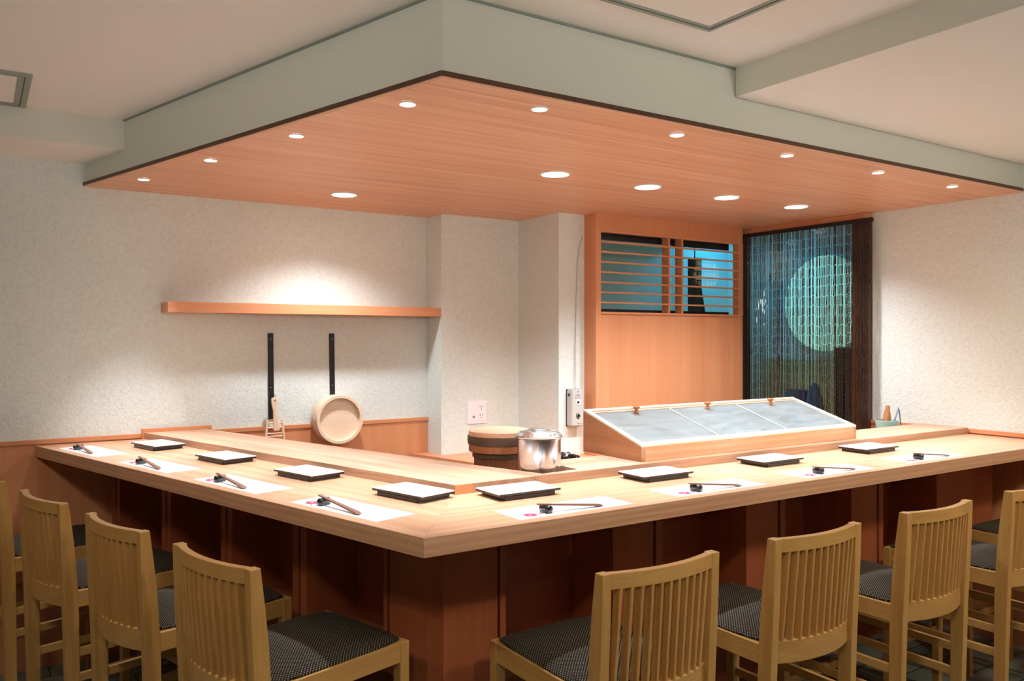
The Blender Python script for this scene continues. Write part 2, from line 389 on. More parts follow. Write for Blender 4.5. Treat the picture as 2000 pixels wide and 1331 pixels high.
# the back room and passage seen through both openings
struct(BX('wall_passage', 'back_wall', 4.6, 4.7, -.4, 2.95, 0, 2.3))
struct(BX('wall_kitchen', 'back_wall', 1.9, 4.6, 2.85, 2.95, 0, 2.3))
struct(BX('wall_passage_end', 'back_wall', WX+.09, 4.6, -.4, -.3, 0, 2.3))
struct(BX('ceiling_passage', 'back_wall', 3.5, 4.7, -.4, 2.95, 2.3, 2.38))
struct(BX('ceiling_kitchen', 'back_wall', 1.9, 3.5, WY-.25, 2.95, 2.1, 2.38))
struct(BX('ceiling_doorway', 'back_wall', WX+.09, 3.5, -.4, WY-.25, 2.3, 2.38))
struct(BX('wall_kitchen_side', 'back_wall', 1.88, 1.915, WY+.1, 2.95, 0, 2.1))
# wainscot (cap and boards)
def wains(name, pts):
    r = sthing(name)
    return r
wl = sthing('trim_4')
BX('wainscot_board', 'panel_z', XW, 1.238, WY-.012, WY, 0, .965, wl)
BX('wainscot_cap', 'panel_x', XW, 1.238, WY-.018, WY, .965, .985, wl, bev=.002)
wr = sthing('trim_5')
BX('wainscot_board', 'panel_z', WX-.012, WX, YS, .935, 0, .965, wr)
BX('wainscot_cap', 'panel_x', WX-.018, WX, YS, .935, .965, .985, wr, bev=.002)

# ------------------------------------------------------------------ counter
sEnd = (WY-.02-0)/AW.y
def lpt(s, t): p = LF(s, t); return (p.x, p.y)
def on_wall(t, yw=WY-.02):      # point of the left run at inward offset t that meets the wall
    s = (yw - QW.y*t)/AW.y; return lpt(s, t)
MIT = (.352, .466)   # inner end of the mitre
ct = thing('countertop', (0, 0, ZC), 'long pale wooden sushi counter top bent at an obtuse mitred corner', 'counter')
def rel(o, root):      # keep world coordinates under a moved root
    o.matrix_parent_inverse = root.matrix_basis.inverted(); return o
k = .44
tr = MB().prism([(0, 0), (WX-.02, 0), (WX-.02, k), (k*.315/.417, k)], ZC-.0475, ZC).build('counter_board', 'counter_r', ct, bevel=.0015); rel(tr, ct)
tl = MB().prism([(0, 0), (k*.315/.417, k), on_wall(.437), on_wall(0)], ZC-.0475, ZC).build('counter_board', 'counter_l', ct, bevel=.0015); rel(tl, ct)
# raised shelf behind the settings
sh = thing('raised_shelf', (.317, .417, ZC), 'raised worn wooden shelf running along the back edge of the counter', 'shelf')
T1 = lpt(2.37, .69)
lsh = MB().prism([(.317, .417), (.614, .417), (.65, .444), lpt(.6, .725), lpt(1.9, .695), on_wall(.675), on_wall(.416)], ZC+.0002, ZS).build('shelf_board', 'shelf_l', sh, bevel=.001); rel(lsh, sh)
rsh = MB().prism([(.6145, .417), (WX-.02, .417), (WX-.02, .655), (.797, .655), (.797, .452), (.6505, .4435)], ZC+.0002, ZS).build('shelf_board', 'shelf_r', sh, bevel=.001); rel(rsh, sh)
eg = MB().box(.3165, .375, .4158, .4172, ZC+.0003, ZS-.001).build('end_grain', 'panel_x', sh); rel(eg, sh)
bs = MB().prism([on_wall(.405, WY-.028), on_wall(.7, WY-.028), on_wall(.7, WY-.0185), on_wall(.405, WY-.0185)], ZC, 1.008).build('upstand', 'panel_x', sh); rel(bs, sh)

# base under the counter
base = thing('counter_base', (.185, .24, 0), 'reddish wooden cabinet front with recessed bays under the counter top', 'cabinet')
ZT = ZC-.0477
def bprt(mb, n, m): o = mb.build(n, m, base); rel(o, base); return o
Yp, Yr = .24, .46; tp, tr_ = .24, .44
# corner pier
cc = (.1815, .24)
bprt(MB().prism([cc, (.352, Yp), (.352, Yr), lpt(.405, tr_), lpt(.405, tp)], .5, ZT), 'corner_pier', 'base_z')
bprt(MB().box(.36, .378, Yp-.002, Yr, .5, ZT), 'post', 'base_z')
bprt(MB().prism([lpt(.413, tp-.002), lpt(.43, tp-.002), lpt(.43, tr_), lpt(.413, tr_)], .5, ZT), 'post', 'base_z')
for i, x in enumerate((.77, 1.37, 1.967, 2.562)):
    w_ = .165 if i < 3 else .46
    bprt(MB().box(x, x+w_, Yp, Yr, .5, ZT), 'pier', 'base_z')
    if i < 3: bprt(MB().box(x+w_+.012, x+w_+.04, Yp-.002, Yr, .5, ZT), 'post', 'base_z')
for i, s in enumerate((.81, 1.262, 1.72, 2.18)):
    for a, b in ((0, .033), (.045, .078)):
        if s+b > 2.3: continue
        bprt(MB().prism([lpt(s+a, tp), lpt(s+b, tp), lpt(s+b, tr_), lpt(s+a, tr_)], .5, ZT), 'post', 'base_z')
bprt(MB().box(.35, WX-.02, Yr, Yr+.02, .47, .859), 'back_panel', 'base_x')
bprt(MB().prism([lpt(.35, tr_), on_wall(tr_), on_wall(tr_+.02), lpt(.35, tr_+.02)], .47, .859), 'back_panel', 'base_x')
bprt(MB().prism([cc, (WX-.02, Yp), (WX-.02, .66), (.5, .66), on_wall(.62), on_wall(tp)], .468, .5), 'bottom_board', 'base_x')
bprt(MB().prism([(.47, .64), (WX-.02, .64), (WX-.02, .66), (.5, .66)], 0, .468), 'plinth', 'base_z')
bprt(MB().prism([(.47, .64), (.5, .66), on_wall(.645), on_wall(.62)], 0, .468), 'plinth', 'base_z')

# kitchen side worktops
bprt(MB().prism([(.66, .46), (.797, .46), (.797, .66), (1.06, .66), (3.02, .66), (3.02, .93), (1.05, .93), lpt(.62, 1.06), lpt(.62, .735)], .86, .89), 'work_board', 'shelf_r')
bprt(MB().box(.85, 3.0, .665, .9, 0, .86), 'kitchen_side', 'base_z')
bw = thing('back_worktop', (1.5, 1.9, 0), 'orange wooden worktop along the foot of the white wall pillars', 'worktop')
o = MB().prism([(1.13, WY-.02), (1.236, WY-.02), (1.236, 2.218), (1.738, 2.218), (1.738, 1.83), (1.91, 1.83), (1.91, 1.42), (1.36, 1.42)], .765, .792).build('work_board', 'panel_x', bw); rel(o, bw)
o = MB().prism([(1.2, WY-.02), (1.236, WY-.02), (1.236, 2.218), (1.738, 2.218), (1.738, 1.83), (1.91, 1.83), (1.91, 1.5), (1.4, 1.5)], 0, .765).build('cabinet_body', 'panel_z', bw); rel(o, bw)

# wall shelf
tag(BX('wall_shelf', 'panel_x', -.143, 1.238, 2.222, WY-.001, 1.541, 1.588), 'long thick orange wooden shelf on the white wall beside the pillar', 'shelf')

# ------------------------------------------------------------------ place settings
def mat_proto():
    t = thing('placemat', (0, 0, 0), '', 'placemat')
    MB().box(-.188, .188, -.0635, .0635, 0, .0006).build('paper_sheet', 'paper', t)
    fl = MB()
    for i in range(7):
        a = i*2*PI/7; r = .012
        fl.lathe([(0, .0007), (.0075, .0007), (.0075, .0009), (0, .0009)], 10, Matrix.Translation((-.135+r*math.cos(a), -.03+r*math.sin(a)*.9, 0)))
    fl.build('flower_print', 'pink', t)
    ro = MB()
    for (x, y, r) in ((-.112, -.024, .007), (-.104, -.035, .0055), (-.118, -.038, .005), (-.098, -.023, .004)):
        ro.lathe([(r*.55, .0007), (r, .0007), (r, .0009), (r*.55, .0009)], 12, Matrix.Translation((x, y, 0)), cap=False)
    ro.build('flower_print', 'rose', t)
    lf = MB()
    for (x, y, a) in ((-.158, -.018, .4), (-.152, -.03, -.3), (-.13, -.048, .1), (-.11, -.05, -.5), (-.09, -.042, .6)):
        m = Matrix.Translation((x, y, 0)) @ Matrix.Rotation(a, 4, 'Z') @ Matrix.Diagonal((1, .35, 1, 1))
        lf.lathe([(0, .0007), (.009, .0007), (.009, .0009), (0, .0009)], 10, m)
    lf.build('leaf_print', 'green_print', t)
    return t
def plate_proto():
    t = thing('serving_plate', (0, 0, 0), '', 'plate')
    MB().box(-.107, .107, -.066, .066, .017, .0205, bev=.001).build('plate_face', 'plate_white', t)
    u = MB()
    u.side([(-.0665, .0195), (.0665, .0195), (.0655, .0135), (.062, .012), (-.062, .012), (-.0655, .0135)], -.1065, .1065)
    u.build('plate_underside', 'lacquer', t)
    f = MB(); f.box(-.089, .089, -.0625, .0625, 0, .0125, bev=.0015); f.build('plate_foot', 'lacquer', t)
    return t
def rest_proto():
    t = MB()
    t.lathe([(0, -.019), (.006, -.019), (.0095, -.0175), (.0105, -.015), (.0100, -.005), (.0092, 0), (.0100, .005), (.0105, .015), (.0095, .0175), (.006, .019), (0, .019)], 28,
            Matrix.Translation((0, 0, .0105)) @ Matrix.Rotation(PI/2, 4, 'X'))
    t.box(-.0085, .0085, -.0165, .0165, 0, .006, bev=.001)
    o = t.build('chopstick_rest', 'rest', None, smooth=True); tag(o, '', 'chopstick rest'); return o
def chop_proto():
    t = thing('chopsticks', (0, 0, 0), '', 'chopsticks')
    # from the handle on the rest (x<0, high) to the tips on the mat
    a0 = Vector((-.108, -.024, .0245)); a1 = Vector((.096, -.044, .004))
    d = (a1-a0); n = Vector((-d.y, d.x, 0)).normalized()
    for sgn in (-1, 1):
        b = bmesh.new(); secs = []
        for p, w_, h in ((a0, .0022, .0018), (a0+d*.93, .0036, .0027), (a1, .0036, .0004)):
            cpt = p + n*sgn*(w_+.0001)
            secs.append([b.verts.new(cpt+n*w_*i+Vector((0, 0, h*j))) for i, j in ((-1, -1), (1, -1), (1, 1), (-1, 1))])
        for q, r in zip(secs, secs[1:]):
            for i in range(4): b.faces.new((q[i], q[(i+1) % 4], r[(i+1) % 4], r[i]))
        b.faces.new(secs[0]); b.faces.new(secs[-1]); bmesh.ops.recalc_face_normals(b, faces=b.faces)
        m = MB(); m.join(b); m.build('chopstick', 'chop', t)
    return t
ordR = ['nearest the corner', 'second from the corner', 'third from the corner', 'fourth, nearest the right wall']
ordL = ['nearest the corner', 'second from the corner', 'third from the corner', 'fourth, nearest the left wall']
mp_, pp_, rp_, cp_ = mat_proto(), plate_proto(), rest_proto(), chop_proto()
first = True
matR = [.478, 1.033, 1.615, 2.216]; plR = [.475, 1.022, 1.592, 2.198]
matL = [.398, .955, 1.517, 2.094]; plL = [.397, .918, 1.455, 2.003]
def put(proto, loc, rz, label, group):
    global first
    if first: proto.location = loc; proto.rotation_euler = (0, 0, rz); proto['label'] = label; proto['group'] = group; return proto
    return dup(proto, loc, rz, label, group)
for side in 'RL':
    for i in range(4):
        run = 'right counter arm' if side == 'R' else 'left counter arm'
        od = (ordR if side == 'R' else ordL)[i]
        rz = 0 if side == 'R' else ROTL
        ml = Vector((matR[i], .096, ZC+.0002)) if side == 'R' else LF(matL[i], .097, ZC+.0002)
        pl = Vector((plR[i], .32, ZC+.0002)) if side == 'R' else LF(plL[i], .322, ZC+.0002)
        rl = ml + (Matrix.Rotation(rz, 3, 'Z') @ Vector((-.083, -.0275, .0008)))
        put(mp_, ml, rz, 'white placemat with pink print, %s, %s' % (run, od), 'paper placemats along the counter')
        put(pp_, pl, rz, 'white-faced black plate, %s, %s' % (run, od), 'rectangular plates along the counter')
        put(rp_, rl, rz+.12, 'glossy black chopstick rest, %s, %s' % (run, od), 'chopstick rests on the placemats')
        put(cp_, ml, rz, 'brown wooden chopsticks, %s, %s' % (run, od), 'chopsticks on the placemats')
        first = False

# ------------------------------------------------------------------ bar chairs
def chair_proto():
    t = thing('bar_chair', (0, 0, 0), '', 'chair')
    W2 = .1825; pw = .026
    def post():
        fr_ = [(.066, 0), (.062, .35), (.060, .55), (.056, .64), (.049, .74), (.040, .82), (.029, .905)]
        re_ = [(.002, .905), (.005, .80), (.010, .70), (.016, .58), (.024, .30), (.030, 0)]
        return fr_+re_
    for sx in (-1, 1):
        x0 = W2-pw if sx > 0 else -W2
        MB().side(post(), x0, x0+pw).build('rear_leg', 'chair_z', t, bevel=.002)
        x0 = W2-.030 if sx > 0 else -W2
        MB().box(x0, x0+.030, .440, .470, 0, .622).build('front_leg', 'chair_z', t, bevel=.002)
        x0 = W2-.020 if sx > 0 else -W2+.002
        MB().box(x0, x0+.018, .058, .441, .570, .622).build('side_rail', 'chair_y', t, bevel=.0015)
        for z in (.425, .345):
            x0 = W2-.021 if sx > 0 else -W2+.007
            MB().box(x0, x0+.014, .060, .442, z-.013, z+.013).build('stretcher', 'chair_y', t, bevel=.0015)
    MB().box(-W2+.029, W2-.029, .446, .466, .570, .622).build('front_rail', 'chair_x', t, bevel=.0015)
    MB().box(-W2+.029, W2-.029, .448, .464, .235, .262).build('footrest', 'chair_x', t, bevel=.0015)
    hw = W2-pw+.002
    def arc(ye, n=14, sag=.034): return [(-hw+2*hw*i/n, ye-sag*(1-((2*i/n)-1)**2)) for i in range(n+1)]
    MB().sweep(arc(.014, sag=.026), .0095, (.869, .9045)).build('top_rail', 'chair_x', t, bevel=.0015)
    MB().sweep(arc(.040), .0105, (.573, .632)).build('lower_back_rail', 'chair_x', t, bevel=.0015)
    for i in range(11):
        x = -.1335+.0267*i; u = 1-(x/hw)**2
        yb = .040-.034*u; yt = .014-.026*u; hz = .0108
        MB().side([(yb-hz, .628), (yb+hz, .628), (yt+hz, .872), (yt-hz, .872)], x-.0042, x+.0042, bev=.0008).build('back_slat', 'chair_z', t)
    # padded seat
    b = bmesh.new(); nx, ny = 20, 24; top = []; X0, Y0, Y1 = .175, .062, .463
    for j in range(ny+1):
        row = []
        for i in range(nx+1):
            u = 2*i/nx-1; v = 2*j/ny-1
            x = u*X0; y = (Y0+Y1)/2+v*(Y1-Y0)/2
            # round the corners
            e = max(abs(u), abs(v)); k_ = 1-.06*(u*u*v*v)**2
            x *= k_; y = (Y0+Y1)/2+(y-(Y0+Y1)/2)*k_
            dome = (1-abs(u)**5)*(1-abs(v)**5)
            z = .6275+.010*(dome**.5) + .016*(1-u*u)*(1-v*v)*.8
            row.append(b.verts.new((x, y, z)))
        top.append(row)
    for j in range(ny):
        for i in range(nx): b.faces.new((top[j][i], top[j][i+1], top[j+1][i+1], top[j+1][i]))
    ring = [top[0][i] for i in range(nx+1)]+[top[j][nx] for j in range(1, ny+1)]+[top[ny][i] for i in range(nx-1, -1, -1)]+[top[j][0] for j in range(ny-1, 0, -1)]
    low = [b.verts.new((q.co.x*.985, q.co.y, .6205)) for q in ring]; n = len(ring)
    for i in range(n): b.faces.new((ring[i], low[i], low[(i+1) % n], ring[(i+1) % n]))
    b.faces.new(low); bmesh.ops.recalc_face_normals(b, faces=b.faces)
    m = MB(); m.join(b); m.build('seat_cushion', 'fabric', t, smooth=True)
    return t
ch = chair_proto(); firstc = True
chR = [(.4605, -.309, 0), (1.030, -.309, 0), (1.615, -.311, 0), (2.232, -.309, 0), (2.80, -.309, 0)]
chL = [(.422, -.302, 0), (.965, -.303, 0), (1.522, -.303, 0), (2.105, -.300, 0)]
labs = {('R', 0): 'pale slat-back bar chair on the right arm, nearest the counter corner',
        ('R', 1): 'pale slat-back bar chair on the right arm, second from the corner',
        ('R', 2): 'pale slat-back bar chair on the right arm, third from the corner',
        ('R', 3): 'pale slat-back bar chair on the right arm, fourth, cut by the right frame edge',
        ('R', 4): 'mostly hidden bar chair at the far right end, only dark seat corner seen',
        ('L', 0): 'slat-back bar chair on the left arm, nearest the counter corner',
        ('L', 1): 'slat-back bar chair on the left arm, second from the corner',
        ('L', 2): 'slat-back bar chair on the left arm, third from the corner',
        ('L', 3): 'slat-back bar chair on the left arm, farthest back, cut by the left frame edge'}
for side, arr in (('R', chR), ('L', chL)):
    for i, (a, y, r) in enumerate(arr):
        loc = Vector((a, y, 0)) if side == 'R' else LF(a, y, 0)
        rz = (0 if side == 'R' else ROTL)+r
        if firstc: ch.location = loc; ch.rotation_euler = (0, 0, rz); ch['label'] = labs[(side, i)]; ch['group'] = 'slat-back bar chairs at the counter'; firstc = False
        else: dup(ch, loc, rz, labs[(side, i)], 'slat-back bar chairs at the counter')

# ------------------------------------------------------------------ glass-lidded display case
cx0, cx1, cy0, cy1 = 1.075, 2.305, .448, .775
zf, zb = 1.041, 1.143
case = thing('display_case', (cx0, cy0, ZS), 'wooden fish display case with three sloping glass lids on the raised shelf', 'display case')
def cp(mb, n, m, **k_): o = mb.build(n, m, case, **k_); rel(o, case); return o
zz = ZS+.0004
cp(MB().side([(cy0, zz), (cy1, zz), (cy1, zb), (cy0, zf)], cx0, cx0+.018), 'side_panel', 'case_y', bevel=.0008)
cp(MB().side([(cy0, zz), (cy1, zz), (cy1, zb), (cy0, zf)], cx1-.018, cx1), 'side_panel', 'case_y', bevel=.0008)
cp(MB().box(cx0+.018, cx1-.018, cy0, cy0+.018, zz, zf), 'front_panel', 'case_x', bevel=.0008)
cp(MB().box(cx0+.018, cx1-.018, cy1-.018, cy1, zz, zb), 'back_panel', 'case_x', bevel=.0008)
cp(MB().box(cx0+.018, cx1-.018, cy0+.018, cy1-.018, zz, zz+.012), 'lining', 'case_inside')
sl = (zb-zf)/(cy1-cy0)
def zat(y): return zf+(y-cy0)*sl
def slab(x0, x1, y0, y1, d0, d1): return MB().side([(y0, zat(y0)+d0), (y1, zat(y1)+d0), (y1, zat(y1)+d1), (y0, zat(y0)+d1)], x0, x1)
fm = MB()
for (x0, x1, y0, y1) in ((cx0, cx1, cy0, cy0+.022), (cx0, cx1, cy1-.016, cy1), (cx0, cx0+.022, cy0+.022, cy1-.016), (cx1-.022, cx1, cy0+.022, cy1-.016)):
    fm.side([(y0, zat(y0)+.0005), (y1, zat(y1)+.0005), (y1, zat(y1)+.008), (y0, zat(y0)+.008)], x0, x1)
cp(fm, 'top_frame', 'case_pale', bevel=.0008)
cp(slab(cx0+.022, cx1-.022, cy1-.032, cy1-.024, .000, .006), 'back_strip', 'case_x')
for i in range(3):
    a = cx0+.024+i*(cx1-cx0-.048)/3; b_ = a+(cx1-cx0-.048)/3-.004
    g = cp(slab(a, b_, cy0+.024, cy1-.034, .001, .005), 'glass_lid', 'lid_glass')
    g['label'] = 'misted glass lid'
    kx = (a+b_)/2; ky = cy1-.055
    kb = MB().lathe([(0, 0), (.009, 0), (.008, .004), (.0055, .009), (.0065, .013), (.012, .016), (.0135, .019), (.0120, .022), (0, .0235)], 24, Matrix.Translation((kx, ky, zat(ky)+.0052)) @ Matrix.Scale(1.15, 4))
    kn = kb.build('knob', 'knob', g, smooth=True)
    kn.matrix_parent_inverse = (case.matrix_basis @ g.matrix_parent_inverse).inverted()
    if i < 2: cp(slab(b_, b_+.004, cy0+.024, cy1-.034, .001, .0055), 'glass_edge', 'case_pale')

# ------------------------------------------------------------------ rice tub and pot
tub = thing('rice_tub', (.721, .812, .8905), 'old wooden rice tub with overhanging lid and dark hoops behind the shelf', 'tub')
MB().lathe([(.088, 0), (.091, .02), (.094, .150), (.085, .150), (.083, .01), (0, .01)], 56, cap=False).lathe([(0, 0), (.088, 0), (.088, .004), (0, .004)], 56).build('body', 'tub_body', tub, smooth=True)
MB().lathe([(.0955, .105), (.0985, .107), (.0985, .122), (.0955, .124)], 56, cap=False).build('hoop', 'hoop', tub, smooth=True)
MB().lathe([(.100, .125), (.110, .127), (.112, .190), (.110, .199), (.104, .203), (0, .204)], 56, cap=False).build('lid', 'tub_top', tub, smooth=True)
MB().lathe([(.1085, .1265), (.1115, .128), (.1118, .152), (.1095, .152)], 56, cap=False).build('lid_rim', 'tub_side', tub, smooth=True)
MB().lathe([(.110, .152), (.1145, .153), (.1160, .158), (.1150, .162), (.1165, .167), (.1155, .173), (.1165, .178), (.1145, .183), (.110, .184)], 56, cap=False).build('hoop', 'hoop', tub, smooth=True)
pot = thing('steel_pot', (.708, .547, .8905), 'polished stainless steel pot with domed lid at the inner corner of the counter', 'pot')
MB().lathe([(0, 0), (.070, 0), (.0725, .003), (.0735, .008), (.0735, .198), (.0755, .2), (.0755, .203), (.072, .203), (.0715, .01), (0, .008)], 64, cap=False).build('body', 'steel', pot, smooth=True)
MB().lathe([(.074, .203), (.079, .2035), (.0800, .206), (.0785, .209), (.073, .211), (.066, .219), (.052, .2235), (.036, .225), (.034, .229), (.028, .231), (0, .231)], 64, cap=False).build('lid', 'steel_lid', pot, smooth=True)
fl = MB()
for i in range(24):
    a = i*2*PI/24; m = Matrix.Rotation(a, 4, 'Z') @ Matrix.Translation((.0695, 0, .2155)) @ Matrix.Rotation(math.radians(48), 4, 'Y')
    fl.box(-.006, .006, -.0035, .0035, -.0012, .0012, mat=m, bev=.0006)
fl.build('lid_flutes', 'steel_lid', pot)

# ------------------------------------------------------------------ dark bundle on the back worktop
b = bmesh.new(); bmesh.ops.create_icosphere(b, subdivisions=4, radius=1)
rr = random.Random(3)
for v in b.verts:
    q = v.co; f_ = 1+.10*math.sin(9*q.x+3*q.y)+.08*math.sin(13*q.y-5*q.z)+.06*math.sin(17*q.z+7*q.x)
    v.co = Vector((q.x*.075*f_, q.y*.05*f_, max(q.z, -.6)*.043*f_))
mb = MB(); mb.join(b); o = mb.build('plastic_bundle', 'lacquer', None, smooth=False); o.location = (1.535, 1.50, .822)
tag(o, 'crumpled shiny black plastic bundle on the orange worktop behind steel pot', 'bundle')

# ------------------------------------------------------------------ outlet, control box
ou = thing('wall_outlet', (1.4605, 2.2215, 1.013), 'white wall plate with two sockets and antenna jack on the pillar', 'outlet')
MB().box(-.061, .061, -.006, 0, -.064, .064, bev=.002).build('plate', 'white_plastic', ou)
MB().box(.008, .046, -.0085, -.004, -.048, .048, bev=.001).build('socket_insert', 'white_plastic', ou)
MB().box(-.046, -.006, -.0075, -.004, -.048, .048, bev=.001).build('jack_insert', 'white_plastic', ou)
so = MB()
for zc_ in (.024, -.022):
    so.box(.018, .0205, -.0092, -.008, zc_, zc_+.012); so.box(.033, .0355, -.0092, -.008, zc_, zc_+.012)
    so.lathe([(0, 0), (.003, 0), (.003, .0009), (0, .0009)], 12, Matrix.Translation((.0265, -.0083, zc_-.008)) @ Matrix.Rotation(PI/2, 4, 'X'))
so.build('socket_slots', 'black', ou)
MB().lathe([(0, 0), (.0075, 0), (.0075, .003), (.004, .004), (.004, .006), (0, .006)], 20, Matrix.Translation((-.022, -.0074, -.024)) @ Matrix.Rotation(PI/2, 4, 'X')).build('antenna_jack', 'metal', ou)
bx = thing('control_box', (1.834, 1.8345, 1.05), 'grey wall control box with volume dial and dangling cable beside the panelled post', 'control box')
MB().box(-.042, .040, -.048, 0, -.098, .098, bev=.004).build('housing', 'grey_plastic', bx)
MB().box(-.044, .042, -.006, -.0002, -.099, .099).build('backplate', 'black', bx)
def disc(mb, x, z, r, y, d=.002, n=24): mb.lathe([(0, 0), (r, 0), (r, d), (0, d)], n, Matrix.Translation((x, y, z)) @ Matrix.Rotation(PI/2, 4, 'X')); return mb
disc(MB(), .003, .030, .017, -.0475, .003).build('jack_ring', 'white_plastic', bx)
disc(MB(), .000, .030, .007, -.0505, .001).build('jack_hole', 'black', bx)
disc(MB(), .003, -.042, .008, -.0475, .006).build('dial', 'black', bx)
ar = MB()
for i in range(15):
    a = math.radians(100+i*13); m = Matrix.Translation((.003+.0145*math.cos(a), -.0485, -.042+.0145*math.sin(a))) @ Matrix.Rotation(-a, 4, 'Y')
    ar.box(-.0012-.0001*i, .0012+.0001*i, -.0006, .0006, -.0022, .0022, mat=m)
ar.build('dial_scale', 'black', bx)
tx = MB()
for i, wd in enumerate((.004, .005, .005, .005)): tx.box(-.016+i*.0075, -.016+i*.0075+wd, -.0488, -.0478, .066, .0705)
for i in range(9): tx.box(-.020+i*.0045, -.020+i*.0045+.003, -.0488, -.0478, .053, .0548)
for i in range(8): tx.box(.006+i*.0038, .006+i*.0038+.0022, -.0488, -.0478, -.086, -.0845)
tx.build('lettering', 'hoop', bx)
sc = MB()
for z in (.086, -.084): disc(sc, 0, z, .003, -.0478, .001, 12)
sc.lathe([(0, 0), (.009, 0), (.009, .001), (0, .001)], 20, Matrix.Translation((-.0425, -.024, .07)) @ Matrix.Rotation(-PI/2, 4, 'Y'))
sc.build('screws', 'black', bx)
MB().tube([(.010, -.018, .096), (.010, -.012, .13), (.013, -.008, .30), (.022, -.006, .60), (.031, -.005, .80), (.046, -.004, .88), (.066, -.003, .925)], .0022).build('cable', 'grey_plastic', bx, smooth=True)

# ------------------------------------------------------------------ wall hangers and what hangs there
for x, zlow, lab in ((.365, 1.02, 'black strap hanging on the white wall, left one, above the wooden paddle'), (.684, 1.06, 'black strap hanging on the white wall, right one, above the round tub')):
    h = thing('hanging_strap', (x, WY-.003, 1.448), lab, 'strap', group='black straps under the wall shelf')
    MB().box(-.0135, .0135, -.004, .002, zlow-1.448, 0, mat=Matrix.Rotation(-.012, 4, 'Y')).build('strip', 'black', h)
    disc(MB(), 0, -.03, .003, -.0042, .0015, 12).build('screw', 'metal', h)
    disc(MB(), .002, -.27, .003, -.0042, .0015, 12).build('screw', 'metal', h)
tb = thing('round_wooden_tub', (.692, WY-.012, 1.008), 'round pale wooden tub with ridged side hanging on the right black strap', 'tub')
Mr = Matrix.Rotation(PI/2, 4, 'X')      # lathe axis pointing away from the wall (-y)
MB().lathe([(0, 0), (.121, 0), (.1225, .002), (.1225, .028), (.119, .029), (.119, .031), (.1235, .032), (.1235, .058), (.120, .059), (.120, .061), (.1245, .062), (.1245, .093), (.1235, .095), (.1095, .095), (.1085, .092), (.1085, .070), (0, .070)], 72, Mr, cap=False).build('body', 'pale_x', tb, smooth=True)
MB().lathe([(0, .0701), (.1082, .0701), (.1082, .0712), (0, .0712)], 60, Mr).build('base_board', 'pale_x', tb, smooth=True)
for yy in (.030, .060): MB().lathe([(.1185, yy-.0022), (.1232, yy-.0022), (.1232, yy+.0022), (.1185, yy+.0022)], 72, Mr, cap=False).build('groove', 'edge_brown', tb, smooth=True)
gr = thing('wooden_rack', (.372, 2.338, .84), 'small pale wooden ladder-like rack with shaped handle hanging on the left strap', 'rack')
prof = [(-.017, .284), (-.012, .289), (.010, .289), (.015, .283), (.0125, .262), (.007, .235), (.0075, .215), (.0145, .190), (.021, .165), (.023, .125), (-.006, .125), (-.008, .165), (-.007, .195), (-.008, .225), (-.0155, .258)]
b = bmesh.new(); lo = [b.verts.new((p[0], -.006, p[1])) for p in prof]; hi = [b.verts.new((p[0], .006, p[1])) for p in prof]
b.faces.new(lo); b.faces.new(hi[::-1]); n = len(prof)
for i in range(n): b.faces.new((lo[i], hi[i], hi[(i+1) % n], lo[(i+1) % n]))
bmesh.ops.recalc_face_normals(b, faces=b.faces); mb = MB(); mb.join(b); mb.build('handle', 'pale_z', gr, bevel=.002)
disc(MB(), 0, .276, .0035, -.0062, .001, 12).build('cord_hole', 'black', gr)
MB().tube([(0, -.007, .277), (.006, -.002, .292), (.004, .028, .306)], .001, 6).build('cord', 'black', gr)
rl_ = MB()
for sx in (-1, 1):
    rl_.tube([(sx*.052+.0, 0, .0), (sx*.037+.0, 0, .178)], .0068, 8)
rl_.build('rails', 'pale_z', gr)
for z in (.164, .142, .113, .098, .060):
    hw_ = .052-.015*z/.178
    MB().tube([(-hw_, 0, z), (hw_, 0, z)], .0045 if z > .12 else .0032, 8).build('rung', 'pale_x', gr)

# ------------------------------------------------------------------ bowl with utensils at the far right
bo = thing('small_bowl', (2.985, .735, .906), 'small pale blue-green bowl on the kitchen side near the right wall', 'bowl')
MB().lathe([(0, 0), (.030, 0), (.032, .006), (.042, .03), (.052, .078), (.055, .103), (.052, .104), (.049, .078), (.038, .03), (.0, .012)], 40, cap=False).build('body', 'glaze', bo, smooth=True)
st = thing('bowl_stand', (2.985, .735, .8905), 'low wooden block under the small blue-green bowl', 'block')
MB().box(-.04, .04, -.04, .04, 0, .0145, bev=.002).build('block', 'shelf_r', st)
pe = MB()
pe.tube([(-.018, 0, 0), (-.014, 0, .035), (-.004, 0, .07), (.002, 0, .10), (.005, 0, .118), (.007, 0, .132), (.008, 0, .139)], .01, 14, [.013, .016, .017, .0155, .011, .011, .006])
pe.tube([(.012, .004, 0), (.012, .004, .04), (.011, .002, .08), (.008, 0, .105)], .01, 14, [.011, .015, .016, .012])
o = pe.build('carved_root', 'rootwood', None, smooth=True); o.location = (2.985, .735, .945)
tag(o, 'brown knobbly carved root standing in the small blue-green bowl', 'root')
tw = MB().tube([(0, 0, 0), (.012, -.004, .03), (.026, -.008, .066), (.032, -.01, .086), (.037, -.012, .066), (.040, -.014, .03), (.043, -.016, -.02)], .0035, 8)
o = tw.build('tweezers', 'blue_plastic', None, smooth=True); o.location = (3.006, .715, .985)
tag(o, 'bent pale blue tweezers leaning over the rim of the small bowl', 'tweezers')

